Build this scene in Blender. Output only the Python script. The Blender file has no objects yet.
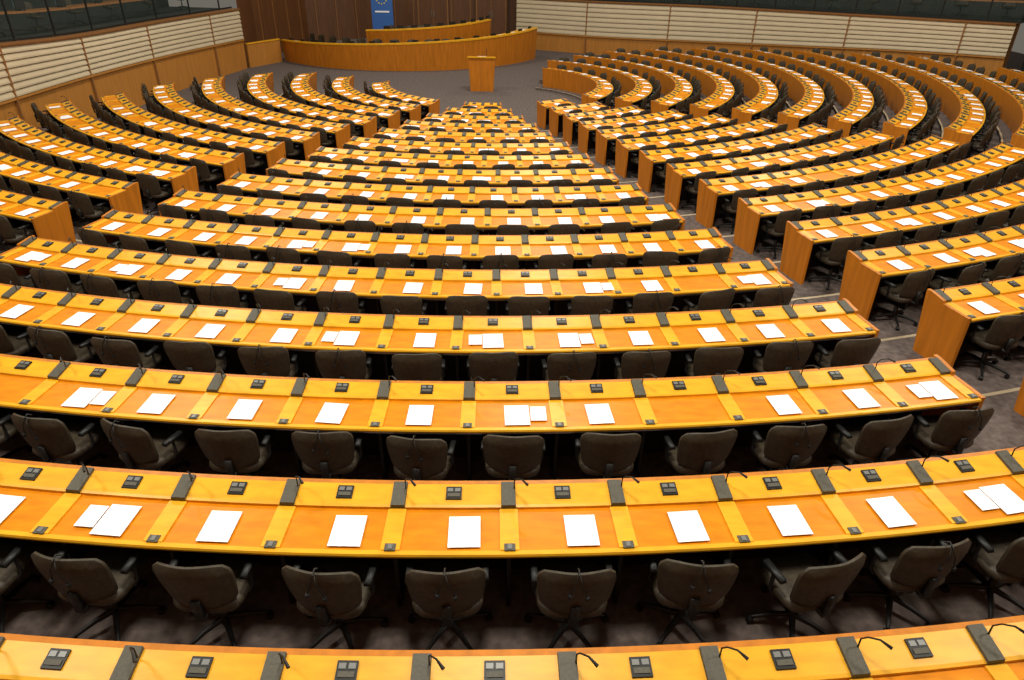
import bpy, math, random
from mathutils import Vector, Matrix
random.seed(7)
sc=bpy.context.scene
XC,YC=-0.913,29.077
M=0.0682
S=0.79
def RK(k): return 25.25-(k-1)*1.5005
def FZ(k): return M*(RK(k)-3.0)
CAMZ=FZ(1)+0.80+3.476+.07
# ---------------- materials
def mat(name,col,rough=.5,metal=0,noise=0,scale=8,coat=0,stretch=None,bump=0,emit=None,spec=None):
    m=bpy.data.materials.new(name); m.use_nodes=True
    nt=m.node_tree; b=nt.nodes['Principled BSDF']
    b.inputs['Base Color'].default_value=(*col,1); b.inputs['Roughness'].default_value=rough
    b.inputs['Metallic'].default_value=metal
    if coat: b.inputs['Coat Weight'].default_value=coat; b.inputs['Coat Roughness'].default_value=.2
    if spec is not None: b.inputs['Specular IOR Level'].default_value=spec
    tc=nt.nodes.new('ShaderNodeTexCoord'); mp=nt.nodes.new('ShaderNodeMapping')
    nt.links.new(tc.outputs['Object'],mp.inputs[0])
    if stretch: mp.inputs['Scale'].default_value=stretch
    n=nt.nodes.new('ShaderNodeTexNoise'); n.inputs['Scale'].default_value=scale; n.inputs['Detail'].default_value=4
    nt.links.new(mp.outputs[0],n.inputs['Vector'])
    if noise:
        r=nt.nodes.new('ShaderNodeValToRGB')
        r.color_ramp.elements[0].position=.3; r.color_ramp.elements[1].position=.7
        r.color_ramp.elements[0].color=(*[c*(1-noise) for c in col],1)
        r.color_ramp.elements[1].color=(*[min(1,c*(1+noise)) for c in col],1)
        nt.links.new(n.outputs[0],r.inputs[0]); nt.links.new(r.outputs[0],b.inputs['Base Color'])
    if bump:
        bp=nt.nodes.new('ShaderNodeBump'); bp.inputs['Strength'].default_value=bump; bp.inputs['Distance'].default_value=.01
        nt.links.new(n.outputs[0],bp.inputs['Height']); nt.links.new(bp.outputs[0],b.inputs['Normal'])
    if emit: b.inputs['Emission Color'].default_value=(*emit[:3],1); b.inputs['Emission Strength'].default_value=emit[3]
    return m
WOODL=mat('wood_console_light',(.80,.385,.016),.36,noise=.12,scale=5,stretch=(1,3,1),spec=.25)
WOODT=mat('wood_worktop',(.70,.225,.002),.38,noise=.16,scale=5,stretch=(1,3,1),spec=.22)
WOODF=mat('wood_front_panel',(.52,.17,.012),.42,noise=.16,scale=2,stretch=(6,6,.6),spec=.3)
BLK=mat('black_plastic',(.012,.012,.012),.45,spec=.3)
GRY=mat('grey_speaker_grille',(.075,.066,.045),.6,noise=.2,scale=60)
KEY=mat('device_keys',(.16,.16,.15),.4)
PAP=mat('white_paper',(.92,.92,.95),.7,noise=.02,scale=5)
MET=mat('brushed_metal_rail',(.35,.42,.55),.3,metal=.8)  # chrome rail, with its bluish reflection put into the base colour
FAB=mat('chair_fabric',(.047,.036,.023),.5,noise=.25,scale=30,bump=.3,spec=.3)
CARP=mat('carpet_floor',(.120,.096,.088),.95,noise=.32,scale=12,bump=.4,spec=.1)
CARPE=mat('step_edge',(.42,.34,.22),.8,noise=.1)
CREAM=mat('cream_slats',(.54,.44,.29),.6,noise=.05,scale=2)
WALLW=mat('wall_wood_orange',(.44,.18,.03),.5,noise=.12,scale=2,stretch=(5,5,.5))
BROWN=mat('wall_wood_brown',(.12,.044,.012),.5,noise=.2,scale=2,stretch=(6,6,.5))
BATT=mat('wall_batten',(.26,.11,.03),.5,noise=.1)
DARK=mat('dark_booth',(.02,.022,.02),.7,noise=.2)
BLUE=mat('banner_blue',(.03,.12,.40),.6,noise=.03)
GOLD=mat('gold_stars',(.8,.6,.05),.5)
SCR=mat('screen_face',(.03,.05,.06),.2,emit=(.25,.4,.45,.5))
def glassm():
    m=bpy.data.materials.new('booth_glass'); m.use_nodes=True
    b=m.node_tree.nodes['Principled BSDF']; b.inputs['Base Color'].default_value=(.2,.28,.25,1)
    b.inputs['Roughness'].default_value=.03; b.inputs['Alpha'].default_value=.08
    return m
GLASS=glassm()
# ---------------- mesh builder
class MB:
    def __init__(s): s.v=[];s.f=[];s.m=[];s.mats=[]
    def mi(s,m):
        if m not in s.mats: s.mats.append(m)
        return s.mats.index(m)
    def quad(s,pts,m):
        i=len(s.v); s.v+= [tuple(p) for p in pts]; s.f.append(tuple(range(i,i+len(pts)))); s.m.append(s.mi(m))
    def hexa(s,b,t,m):   # bottom 4, top 4 (ccw from above)
        i=len(s.v); s.v+=[tuple(p) for p in b]+[tuple(p) for p in t]; k=s.mi(m)
        for f in ((3,2,1,0),(4,5,6,7),(0,1,5,4),(1,2,6,5),(2,3,7,6),(3,0,4,7)):
            s.f.append(tuple(i+a for a in f)); s.m.append(k)
    def box(s,c,d,m,rz=0):
        cx,cy,cz=c; x,y,z=d[0]/2,d[1]/2,d[2]/2; ca,sa=math.cos(rz),math.sin(rz)
        P=lambda a,b,e:(cx+a*ca-b*sa,cy+a*sa+b*ca,cz+e)
        s.hexa([P(-x,-y,-z),P(x,-y,-z),P(x,y,-z),P(-x,y,-z)],[P(-x,-y,z),P(x,-y,z),P(x,y,z),P(-x,y,z)],m)
    def grid(s,rows,m,closed=False):
        i=len(s.v); n=len(rows[0]); k=s.mi(m)
        for r in rows: s.v+=[tuple(p) for p in r]
        for a in range(len(rows)-1):
            for b in range(n if closed else n-1):
                c=(b+1)%n
                s.f.append((i+a*n+b,i+a*n+c,i+(a+1)*n+c,i+(a+1)*n+b)); s.m.append(k)
    def tube(s,path,r,m,n=6):
        rows=[]
        for j,p in enumerate(path):
            p=Vector(p); a=Vector(path[max(j-1,0)]); b=Vector(path[min(j+1,len(path)-1)])
            d=(b-a).normalized(); u=d.cross(Vector((0,0,1)))
            if u.length<.05: u=d.cross(Vector((1,0,0)))
            u.normalize(); w=d.cross(u); rr=r[j] if isinstance(r,(list,tuple)) else r
            rows.append([p+u*rr*math.cos(q*2*math.pi/n)+w*rr*math.sin(q*2*math.pi/n) for q in range(n)])
        s.grid(rows,m,True)
        s.quad(rows[0],m); s.quad(rows[-1],m)
    def obj(s,name,smooth=False):
        me=bpy.data.meshes.new(name); me.from_pydata(s.v,[],s.f)
        for m in s.mats: me.materials.append(m)
        me.polygons.foreach_set('material_index',s.m)
        if smooth: me.polygons.foreach_set('use_smooth',[True]*len(s.f))
        me.update(); o=bpy.data.objects.new(name,me); sc.collection.objects.link(o)
        return o
def P(r,t,z): return (XC+r*math.sin(t),YC-r*math.cos(t),z)
# ---------------- chair mesh
def chair_mesh(variant):
    b=MB()
    def outline(u,v):  # u -1..1, v 0..1
        w=.215+.045*math.sin(min(v,1)*math.pi*.55)
        top=max(0,(v-.72)/.28); bot=max(0,(.25-v)/.25)
        w*= (1-.18*top**3)*(1-.28*bot**2)
        x=u*w
        y=-.185-.07*v+.06*(abs(u)**2)
        z=.42+.47*v-.03*top*top*abs(u)**3
        return x,y,z
    nu,nv=10,9
    F=[];B=[]
    for j in range(nv+1):
        v=j/nv; rF=[];rB=[]
        for i in range(nu+1):
            u=-1+2*i/nu; x,y,z=outline(u,v)
            e=max(abs(u)**6,abs(2*v-1)**8); th=.035*(1-.75*e)
            rF.append((x,y+th,z)); rB.append((x,y-th-.008*math.sin(v*math.pi),z))
        F.append(rF);B.append(rB)
    b.grid(F,FAB); b.grid([r[::-1] for r in B],FAB)
    per=[(0,i) for i in range(nu+1)]+[(j,nu) for j in range(1,nv+1)]+[(nv,i) for i in range(nu-1,-1,-1)]+[(j,0) for j in range(nv-1,0,-1)]
    b.grid([[F[j][i] for j,i in per],[B[j][i] for j,i in per]],FAB,True)
    rows=[]
    prof=[(.0,.405,.80),(.0,.40,1.0),(0,.43,1.05),(0,.46,1.03),(0,.475,.9),(0,.48,.5),(0,.48,.01)]
    for _,z,sc_ in prof:
        rr=[]
        for i in range(20):
            a=i*2*math.pi/20; ca,sa=math.cos(a),math.sin(a)
            rr.append((.235*sc_*math.copysign(abs(ca)**.5,ca),.02+.225*sc_*math.copysign(abs(sa)**.5,sa),z))
        rows.append(rr)
    b.grid(rows,FAB,True); b.quad(rows[0][::-1],BLK)
    b.box((0,-.14,.40),(.07,.24,.03),BLK); b.hexa([(-.03,-.26,.40),(.03,-.26,.40),(.03,-.235,.40),(-.03,-.235,.40)],[(-.03,-.275,.58),(.03,-.275,.58),(.03,-.23,.58),(-.03,-.23,.58)],BLK)
    b.box((0,0,.385),(.16,.2,.04),BLK)
    b.tube([(0,0,.09),(0,0,.25),(0,0,.25),(0,0,.38)],[.03,.03,.018,.018],BLK,8)
    for sx in (-1,1):
        b.tube([(sx*.12,0,.39),(sx*.24,0,.40),(sx*.258,.02,.45),(sx*.258,.02,.60)],[.016]*4,BLK,6)
        b.hexa([(sx*.258-.026,-.08,.60),(sx*.258+.026,-.08,.60),(sx*.258+.026,.13,.60),(sx*.258-.026,.13,.60)],
               [(sx*.258-.02,-.07,.63),(sx*.258+.02,-.07,.63),(sx*.258+.02,.12,.63),(sx*.258-.02,.12,.63)],BLK)
    for i in range(5):
        a=i*2*math.pi/5+.3; ca,sa=math.cos(a),math.sin(a)
        b.tube([(0,0,.105),(ca*.15,sa*.15,.095),(ca*.29,sa*.29,.065)],[.026,.02,.014],BLK,6)
        cx,cy=ca*.295,sa*.295; na=(-sa,ca)
        b.tube([(cx-na[0]*.022,cy-na[1]*.022,.028),(cx+na[0]*.022,cy+na[1]*.022,.028)],.028,BLK,8)
    if variant==0:  # earphone set hung over the backrest
        b.tube([(-.05,-.295,.75),(-.02,-.31,.85),(0,-.27,.915),(.02,-.31,.85),(.06,-.30,.73)],.005,BLK,4)
        b.tube([(-.05,-.305,.75),(-.055,-.305,.725)],.014,BLK,6)
        b.tube([(.06,-.305,.73),(.065,-.305,.705)],.014,BLK,6)
        b.tube([(0,-.215,.89),(0,-.25,.925),(0,-.29,.91)],.006,BLK,4)
    o=b.obj('chair_src%d'%variant,True); me=o.data; bpy.data.objects.remove(o)
    return me
CH=[chair_mesh(0),chair_mesh(1)]
def put_chair(x,y,z,rz,name='office_chair'):
    o=bpy.data.objects.new(name,CH[0] if random.random()<.5 else CH[1])
    o.location=(x,y,z); o.rotation_euler=(0,0,rz); sc.collection.objects.link(o); return o
# ---------------- desks
PAPB=MB()
def desk(k,tl,tr,chairs=True,n=None):
    R=RK(k); z0=FZ(k); n=n or max(1,round((tr-tl)*R/S)); dt=(tr-tl)/n
    b=MB(); sub=4 if n>1 else 6; N=n*sub
    ts=[tl+(tr-tl)*i/N for i in range(N+1)]
    def sweep(prof,m):
        b.grid([[P(R+dr,t,z0+z) for dr,z in prof] for t in ts],m)
    sweep([(.12,.752),(.50,.738)],WOODT)
    sweep([(.50,.738),(.50,.744),(.535,.742),(.542,.727),(.535,.707),(.40,.70)],WOODL)
    sweep([(.47,.69),(.49,.69),(.49,.662),(.47,.662),(.47,.69)],MET)
    sweep([(.40,.70),(-.06,.70)],BLK)
    sweep([(-.075,.82),(.10,.782),(.12,.774),(.12,.752)],WOODL)
    sweep([(-.03,0),(-.12,.805),(-.115,.82),(-.075,.82)],WOODF)
    sweep([(-.05,.70),(.0,0)],BLK)
    def pb(t,w,d0,d1,z0f,z1f,m,w1=None):
        w1=w if w1 is None else w1
        h=w/2/R; h1=w1/2/R
        bt=[P(R+d1,t-h,z0+z0f(d1)),P(R+d1,t+h,z0+z0f(d1)),P(R+d0,t+h,z0+z0f(d0)),P(R+d0,t-h,z0+z0f(d0))]
        tp=[P(R+d1,t-h1,z0+z1f(d1)),P(R+d1,t+h1,z0+z1f(d1)),P(R+d0,t+h1,z0+z1f(d0)),P(R+d0,t-h1,z0+z1f(d0))]
        b.hexa(bt,tp,m)
    zc=lambda h:(lambda d:.778+(.12-d)/.195*.042+h)
    zw=lambda h:(lambda d:.738+(.50-d)/.38*.014+h)
    for i in range(n+1):
        t=tl+dt*i
        if i in (0,n):
            s=1 if i==0 else -1; w=.045/R*s
            a=[( .53,0),(.53,.755),(.14,.765),(.135,.80),(-.07,.835),(-.135,.835),(-.135,.80),(-.04,0)]
            A=[P(R+d,t,z0+z) for d,z in a]; B=[P(R+d,t-w,z0+z) for d,z in a]
            b.quad(A,WOODF); b.quad(B[::-1],WOODF)
            b.grid([A,B],WOODF,True)
            t=t+s*.05/R
        pb(t,.11,-.08,.122,zc(-.01),zc(.020),GRY,.10)
        pb(t,.13,.125,.50,zw(-.004),zw(.012),WOODL)
        pb(t,.075,.45,.51,zw(.01),zw(.018),GRY)
        pb(t,.03,.46,.50,zw(.015),zw(.023),KEY)
        if 0<i<n: pb(t,.03,.0,.36,lambda d:0,lambda d:.702,BLK)
        tm=t+ .045/R
        p=[P(R-.02,tm,z0+.82),P(R-.02,tm,z0+.90),P(R+.01,tm+.01/R,z0+.95),P(R+.05,tm+.05/R,z0+.975),P(R+.10,tm+.09/R,z0+.965)]
        if i<n and k<9: b.tube(p,[.006,.005,.005,.006,.011],BLK,5)
    for i in range(n):
        t=tl+dt*(i+.5)
        pb(t,.115,-.045,.06,zc(-.005),zc(.012),BLK)
        pb(t-.027/R,.04,-.03,.0,zc(.01),zc(.016),KEY); pb(t+.027/R,.04,-.03,.0,zc(.01),zc(.016),KEY)
        pb(t,.09,.015,.045,zc(.01),zc(.018),GRY)
        if random.random()<.93:
            def sheet(du,dr,w,h,rot,dz):
                q=[]
                for a,c in((-1,1),(1,1),(1,-1),(-1,-1)):
                    x=a*w/2;y=c*h/2
                    u=du+x*math.cos(rot)-y*math.sin(rot); d=dr+x*math.sin(rot)+y*math.cos(rot)
                    q.append((u,d))
                bt=[P(R+d,t+u/R,z0+.738+(.5-d)/.38*.014+.0125+dz) for u,d in q]
                tp=[(x,y,z+.004) for x,y,z in bt]
                PAPB.hexa(bt,tp,PAP)
            du=random.uniform(-.04,.10)
            sheet(du,.34,.22,.28,random.gauss(0,.02),0)
            if random.random()<.16: sheet(du+random.choice((-1,1))*.19,.32,.14,.20,random.gauss(0,.02),.0)
        if chairs:
            rr=R+.585+random.gauss(0,.02)
            x,y,_=P(rr,t+random.gauss(0,.012)/R,0)
            put_chair(x,y,z0,t+random.gauss(0,.09))
    o=b.obj('curved_desk_row')
    return o
A1,A2,A3=-.325,.247,.82
LEND={0:-.44,1:-.47,2:-.51,3:-.56,4:-.62,5:-.68,6:-.75,7:-.83,8:-.97,9:-1.05,10:-1.2,11:-1.35,12:-1.5,13:-1.6,14:-1.6,15:-1.5}
REND={3:.0,4:1.35,5:1.5,6:1.7,7:1.8,8:1.93,9:2.05,10:2.2,11:2.35,12:2.5,13:2.6,14:2.7,15:2.6}
CEN={0:(-.312,.2259,18),1:(-.313,.226,17),2:(-.312,.2225,16),3:(-.301,.2235,15),4:(-.297,.217,14),5:(-.298,.214,13)}
for k in range(0,16):
    R=RK(k)
    desk(k,LEND[k],A1-.56/R)
    if k in CEN: desk(k,CEN[k][0],CEN[k][1],n=CEN[k][2])
    else: desk(k,A1+.56/R,A2-.68/R)
    desk(k,A2+.76/R,(A3-.6/R) if k>2 else .55)
    if REND.get(k,0)>1: desk(k,A3+.6/R,REND[k])
po=PAPB.obj('document_papers')
# ---------------- floor : base slab + stepped tiers
fb=MB()
fb.box((2,24,-.1),(60,66,.2),CARP)
for k in range(-1,16):
    R=RK(k); r0,r1=R-.38,R+1.12; z=FZ(k)
    a=LEND.get(k,-.43)-.05; c=REND.get(k,0); c=(c if c>1 else .9)+.06
    if k==3: c=1.2
    if k<3: c=.95
    n=int((c-a)*R/.5)+4
    ts=[a+(c-a)*i/n for i in range(n+1)]
    fb.grid([[P(r0,t,0),P(r0,t,z-.012),P(r0,t,z)] for t in ts],CARP)
    fb.grid([[P(r0,t,z),P(r0+.05,t,z)] for t in ts],CARPE)
    fb.grid([[P(r0+.05,t,z),P(r1,t,z)] for t in ts],CARP)
    fb.grid([[P(r1,t,z),P(r1,t,0)] for t in ts],CARP)
    for t in (a,c): fb.quad([P(r0,t,0),P(r1,t,0),P(r1,t,z),P(r0,t,z)],CARP)
fb.obj('floor')
# ---------------- walls
def smooth(pts,n=8):
    out=[]
    for i in range(len(pts)-1):
        p0=pts[max(i-1,0)];p1=pts[i];p2=pts[i+1];p3=pts[min(i+2,len(pts)-1)]
        for j in range(n):
            t=j/n
            out.append(tuple(.5*((2*b)+(-a+c)*t+(2*a-5*b+4*c-d)*t*t+(-a+3*b-3*c+d)*t**3) for a,b,c,d in zip(p0,p1,p2,p3)))
    out.append(tuple(pts[-1])); return out
def slat_wall(name,pts,side,nsl=7,seam=4.3):
    L=smooth(pts); b=MB(); n=len(L)
    nor=[]
    for i in range(n):
        a=L[max(i-1,0)];c=L[min(i+1,n-1)]; dx,dy=c[0]-a[0],c[1]-a[1]; l=math.hypot(dx,dy)
        nor.append((-dy/l*side,dx/l*side))   # inward normal
    def Q(i,off,z): return (L[i][0]+nor[i][0]*off,L[i][1]+nor[i][1]*off,z)
    b.grid([[Q(i,0,0),Q(i,.02,L[i][2]-.06)] for i in range(n)],WALLW)
    b.grid([[Q(i,.02,L[i][2]-.06),Q(i,.10,L[i][2]-.06),Q(i,.10,L[i][2]),Q(i,.0,L[i][2])] for i in range(n)],WALLW)
    for s in range(nsl):
        rows=[]
        for i in range(n):
            zb,zt=L[i][2],L[i][3]-.05; h=(zt-zb)/nsl; z=zb+s*h
            rows.append([Q(i,.0,z),Q(i,.085,z+.02),Q(i,.085,z+h*.35),Q(i,.045,z+h*.95),Q(i,.0,z+h)])
        b.grid(rows,CREAM)
    b.grid([[Q(i,.10,L[i][3]-.05),Q(i,.12,L[i][3]),Q(i,.12,L[i][3]+.03),Q(i,-.35,L[i][3]+.03),Q(i,-.35,0)] for i in range(n)],BATT)
    acc=0
    for i in range(1,n):
        acc+=math.hypot(L[i][0]-L[i-1][0],L[i][1]-L[i-1][1])
        if acc>seam:
            acc=0; w=.03; dx,dy=nor[i][1],-nor[i][0]
            def q(o,u,z): p=Q(i,o,z); return (p[0]+dx*u,p[1]+dy*u,z)
            z0,z1=0.0,L[i][3]
            b.hexa([q(.0,-w,z0),q(.0,w,z0),q(.10,w,z0),q(.10,-w,z0)],[q(.0,-w,z1),q(.0,w,z1),q(.10,w,z1),q(.10,-w,z1)],BATT)
    b.obj(name)
    g=MB(); f=MB()
    f.grid([[Q(i,-.36,L[i][3]+.02),Q(i,-3.6,L[i][3]+.02),Q(i,-3.6,L[i][3]+3.5),Q(i,-.2,L[i][3]+3.5)] for i in range(n)],DARK)  # last span is an out-of-view roof, added to keep the booths dark
    f.grid([[Q(i,-.9,L[i][3]+.72),Q(i,-.9,L[i][3]+.78),Q(i,-1.5,L[i][3]+.78),Q(i,-1.5,L[i][3]+.72)] for i in range(n)],BATT)
    acc=0
    for i in range(1,n-1):
        acc+=math.hypot(L[i][0]-L[i-1][0],L[i][1]-L[i-1][1])
        if acc>1.7:
            acc=0; z=L[i][3]
            p=Q(i,-.3,0); ang=math.atan2(nor[i][1],nor[i][0])
            f.box((p[0],p[1],z+1.7),(.05,.05,3.4),BLK,ang)
            p=Q(i,-1.15,0); f.box((p[0],p[1],z+1.0),(.05,.5,.34),BLK,ang); 
            q=Q(i,-1.19,0); f.box((q[0],q[1],z+1.0),(.02,.44,.28),SCR,ang)
            f.box((p[0],p[1],z+.80),(.2,.2,.08),BLK,ang)
            p=Q(i,-2.2,0); put_chair(p[0],p[1],z+.03,ang-math.pi/2)
    f.grid([[Q(i,-.27,L[i][3]+.05),Q(i,-.27,L[i][3]+.10),Q(i,-.33,L[i][3]+.10)] for i in range(n)],BLK)
    f.obj('interpreter_booth_row')
    g.grid([[Q(i,-.3,L[i][3]+.1),Q(i,-.3,L[i][3]+3.4)] for i in range(n)],GLASS)
    g.obj('window_booth_glass')
slat_wall('wall_left',[(-13.0,-3,2.3,4.0),(-13.3,6,2.1,3.7),(-13.9,13,1.9,3.45),(-14.3,19,1.76,3.2),(-14.7,25,1.6,2.85),(-14.5,31,1.47,2.75),(-13.6,37,1.37,2.72)],-1)
slat_wall('wall_right',[(0,46,1.0,2.8),(4.7,43.7,1.0,2.8),(9.5,40.6,1.2,2.9),(13.5,36.8,1.5,3.0),(17,33.2,1.8,3.1),(19.7,29.9,2.0,3.2)],-1)
w=MB()
BW=[(-13.6,37),(-14.3,41),(-12.5,45),(-7,47.2),(0,47.5),(0,46)]
for q,((x0,y0),(x1,y1)) in enumerate(zip(BW[:-1],BW[1:])):
    w.hexa([(x0,y0,0),(x1,y1,0),(x1,y1+.2,0),(x0,y0+.2,0)],[(x0,y0,7),(x1,y1,7),(x1,y1+.2,7),(x0,y0+.2,7)],BROWN)
    l=math.hypot(x1-x0,y1-y0); nn=int(l/1.2)
    for j in range(nn+1):
        u=(j+.5)/(nn+1); w.box((x0+(x1-x0)*u,y0+(y1-y0)*u-.03,3.5),(.05,.05,7),BATT,math.atan2(y1-y0,x1-x0))
w.obj('wall_back')
for i,x in enumerate((-5.2,-1.6)):
    d=MB(); yy=47.2; d.box((x,yy-.05,1.9),(1.9,.08,2.6),BATT); d.box((x-.44,yy-.11,1.85),(.82,.06,2.4),BROWN); d.box((x+.44,yy-.11,1.85),(.82,.06,2.4),BROWN)
    d.box((x-.08,yy-.16,1.8),(.03,.04,.4),KEY); d.box((x+.08,yy-.16,1.8),(.03,.04,.4),KEY); d.box((x,yy-.05,.3),(1.9,.08,.6),BATT)
    d.obj('door_%d'%(i+1))
w=MB()
w.box((21.8,27.5,3.5),(.3,6,7),DARK,.3)  # near-black slab stands in for the darkness of the side opening
w.obj('side_opening_shade_slab')
w=MB(); w.box((-13.05,38.3,.55),(2.3,.10,1.1),WALLW,1.12); w.box((-13.05,38.3,1.12),(2.3,.16,.05),WOODL,1.12); w.obj('low_wooden_partition')
# ---------------- podium
def arcpts(n=24):
    ax,ay,bx,by,cx,cy=-12.5,39.8,-5.6,36.9,1.06,41.9
    d=2*(ax*(by-cy)+bx*(cy-ay)+cx*(ay-by))
    ux=((ax*ax+ay*ay)*(by-cy)+(bx*bx+by*by)*(cy-ay)+(cx*cx+cy*cy)*(ay-by))/d
    uy=((ax*ax+ay*ay)*(cx-bx)+(bx*bx+by*by)*(ax-cx)+(cx*cx+cy*cy)*(bx-ax))/d
    r=math.hypot(ax-ux,ay-uy); a0=math.atan2(ay-uy,ax-ux); a1=math.atan2(cy-uy,cx-ux)
    if a0>0:a0-=2*math.pi
    return ux,uy,r,a0,a1
ux,uy,r,a0,a1=arcpts()
def tier(b,rr,f0,f1,zb,zt0,zt1,depth,zfloor):
    n=28; rows=[];rows2=[];rows3=[]
    for i in range(n+1):
        zt=zt0+(zt1-zt0)*i/n
        a=a0+(a1-a0)*(f0+(f1-f0)*i/n); ca,sa=math.cos(a),math.sin(a)
        q=lambda o,z:(ux+(rr-o)*ca,uy+(rr-o)*sa,z)
        rows.append([q(0,zb),q(-.08,zt-.10),q(-.08,zt-.05)])
        rows3.append([q(-.08,zt-.07),q(-.11,zt-.07),q(-.11,zt),q(-.08,zt)])
        rows2.append([q(-.08,zt),q(.12,zt),q(.12,zt-.1),q(depth,zt-.12),q(depth,zt-.17),q(depth-.03,zfloor)])
    b.grid(rows,WOODF); b.grid(rows2,WOODL); b.grid(rows3,WOODL)
    b.quad(rows[0]+rows2[0][1:],WOODF); b.quad(rows[-1]+rows2[-1][1:],WOODF)
b=MB()
tier(b,r,0,1,0,1.05,1.62,.9,.4)
tier(b,r-2.6,.28,.96,.4,1.6,1.95,.9,.8)
def plat(rr0,rr1,f0,f1,z0,z):
    n=28;rows=[]
    for i in range(n+1):
        a=a0+(a1-a0)*(f0+(f1-f0)*i/n); ca,sa=math.cos(a),math.sin(a)
        rows.append([(ux+rr0*ca,uy+rr0*sa,z0),(ux+rr0*ca,uy+rr0*sa,z),(ux+rr1*ca,uy+rr1*sa,z)])
    b.grid(rows,CARP)
plat(r-.05,r-2.6,0,1,0,.4); plat(r-2.6,max(r-7,.5),0,1,.4,.8)
b.obj('curved_podium_desk')
pp=MB()
for f in [i/15+.03 for i in range(15)]:
    a=a0+(a1-a0)*f
    put_chair(ux+(r-1.35)*math.cos(a),uy+(r-1.35)*math.sin(a),.4,a-math.pi/2)
    zt=1.05+.57*f-.12; pp.box((ux+(r-.5)*math.cos(a),uy+(r-.5)*math.sin(a),zt+.03),(.22,.3,.02),PAP,a)
    pp.box((ux+(r-.2)*math.cos(a+.02),uy+(r-.2)*math.sin(a+.02),zt+.12),(.06,.3,.2),BLK,a)
    if f>.3:
        put_chair(ux+(r-3.9)*math.cos(a),uy+(r-3.9)*math.sin(a),.8,a-math.pi/2)
        g=(f-.28)/.68; rr=r-2.6-.5; pp.box((ux+rr*math.cos(a),uy+rr*math.sin(a),1.5+.35*g),(.3,.22,.03),PAP,a)
        rr=r-2.8; pp.box((ux+rr*math.cos(a+.03),uy+rr*math.sin(a+.03),1.62+.35*g),(.06,.34,.26),BLK,a)
pp.obj('podium_desk_monitors_and_papers')
# lectern
b=MB(); lx,ly=-1.5,32.2
b.hexa([(lx-.5,ly-.3,0),(lx+.5,ly-.3,0),(lx+.5,ly+.25,0),(lx-.5,ly+.25,0)],[(lx-.58,ly-.35,1.4),(lx+.58,ly-.35,1.4),(lx+.58,ly+.25,1.3),(lx-.58,ly+.25,1.3)],WOODF)
b.box((lx,ly-.37,1.42),(1.22,.06,.06),WOODL); b.box((lx,ly-.05,1.39),(.4,.3,.02),PAP)
b.tube([(lx+.2,ly-.2,1.35),(lx+.2,ly-.15,1.65),(lx+.2,ly,1.75)],.01,BLK)
b.obj('lectern')
# banner
b=MB(); b.box((-7.6,42.9,2.6),(1.2,.04,3.4),BLUE); b.box((-7.6,42.9,.86),(1.3,.25,.10),GRY)
for i in range(12):
    a=i*math.pi/6; b.box((-7.6+.3*math.cos(a),42.87,2.9+.3*math.sin(a)),(.06,.02,.06),GOLD)
b.box((-7.6,42.87,2.2),(.8,.02,.08),PAP)
b.obj('rollup_banner')
# ---------------- lights
def area(name,loc,size,power,col=(1,.94,.81),rot=(0,0,0)):
    l=bpy.data.lights.new(name,'AREA'); l.shape='RECTANGLE'; l.size,l.size_y=size; l.energy=power; l.color=col
    o=bpy.data.objects.new(name,l); o.location=loc; o.rotation_euler=rot; sc.collection.objects.link(o)
for i,(x,y) in enumerate([(-8,4),(0,4),(9,4),(-9,15),(1,15),(11,15),(-9,27),(1,27),(12,27),(-6,38),(5,38)]):
    area('ceiling_lamp',(x,y,11.5),(1.6,1.6),(660,720,680,500)[[4,15,27,38].index(y)])
wd=bpy.data.worlds.new('World'); sc.world=wd; wd.use_nodes=True
wd.node_tree.nodes['Background'].inputs[0].default_value=(1,.90,.76,1); wd.node_tree.nodes['Background'].inputs[1].default_value=.15
# ---------------- camera
th=.5233+.0035; ro=.0154
fwd=Vector((0,math.cos(th),-math.sin(th))); D=Vector((0,-math.sin(th),-math.cos(th))); X=Vector((1,0,0))
right=math.cos(ro)*X-math.sin(ro)*D; down=math.sin(ro)*X+math.cos(ro)*D
cm=bpy.data.cameras.new('camera'); cm.sensor_width=36; cm.lens=690.3/1024*36; cm.clip_end=200
co=bpy.data.objects.new('camera',cm); sc.collection.objects.link(co)
m=Matrix((( right.x,-down.x,-fwd.x,0),(right.y,-down.y,-fwd.y,0),(right.z,-down.z,-fwd.z,CAMZ),(0,0,0,1)))
co.matrix_world=m
sc.camera=co
sc.view_settings.view_transform='Standard'
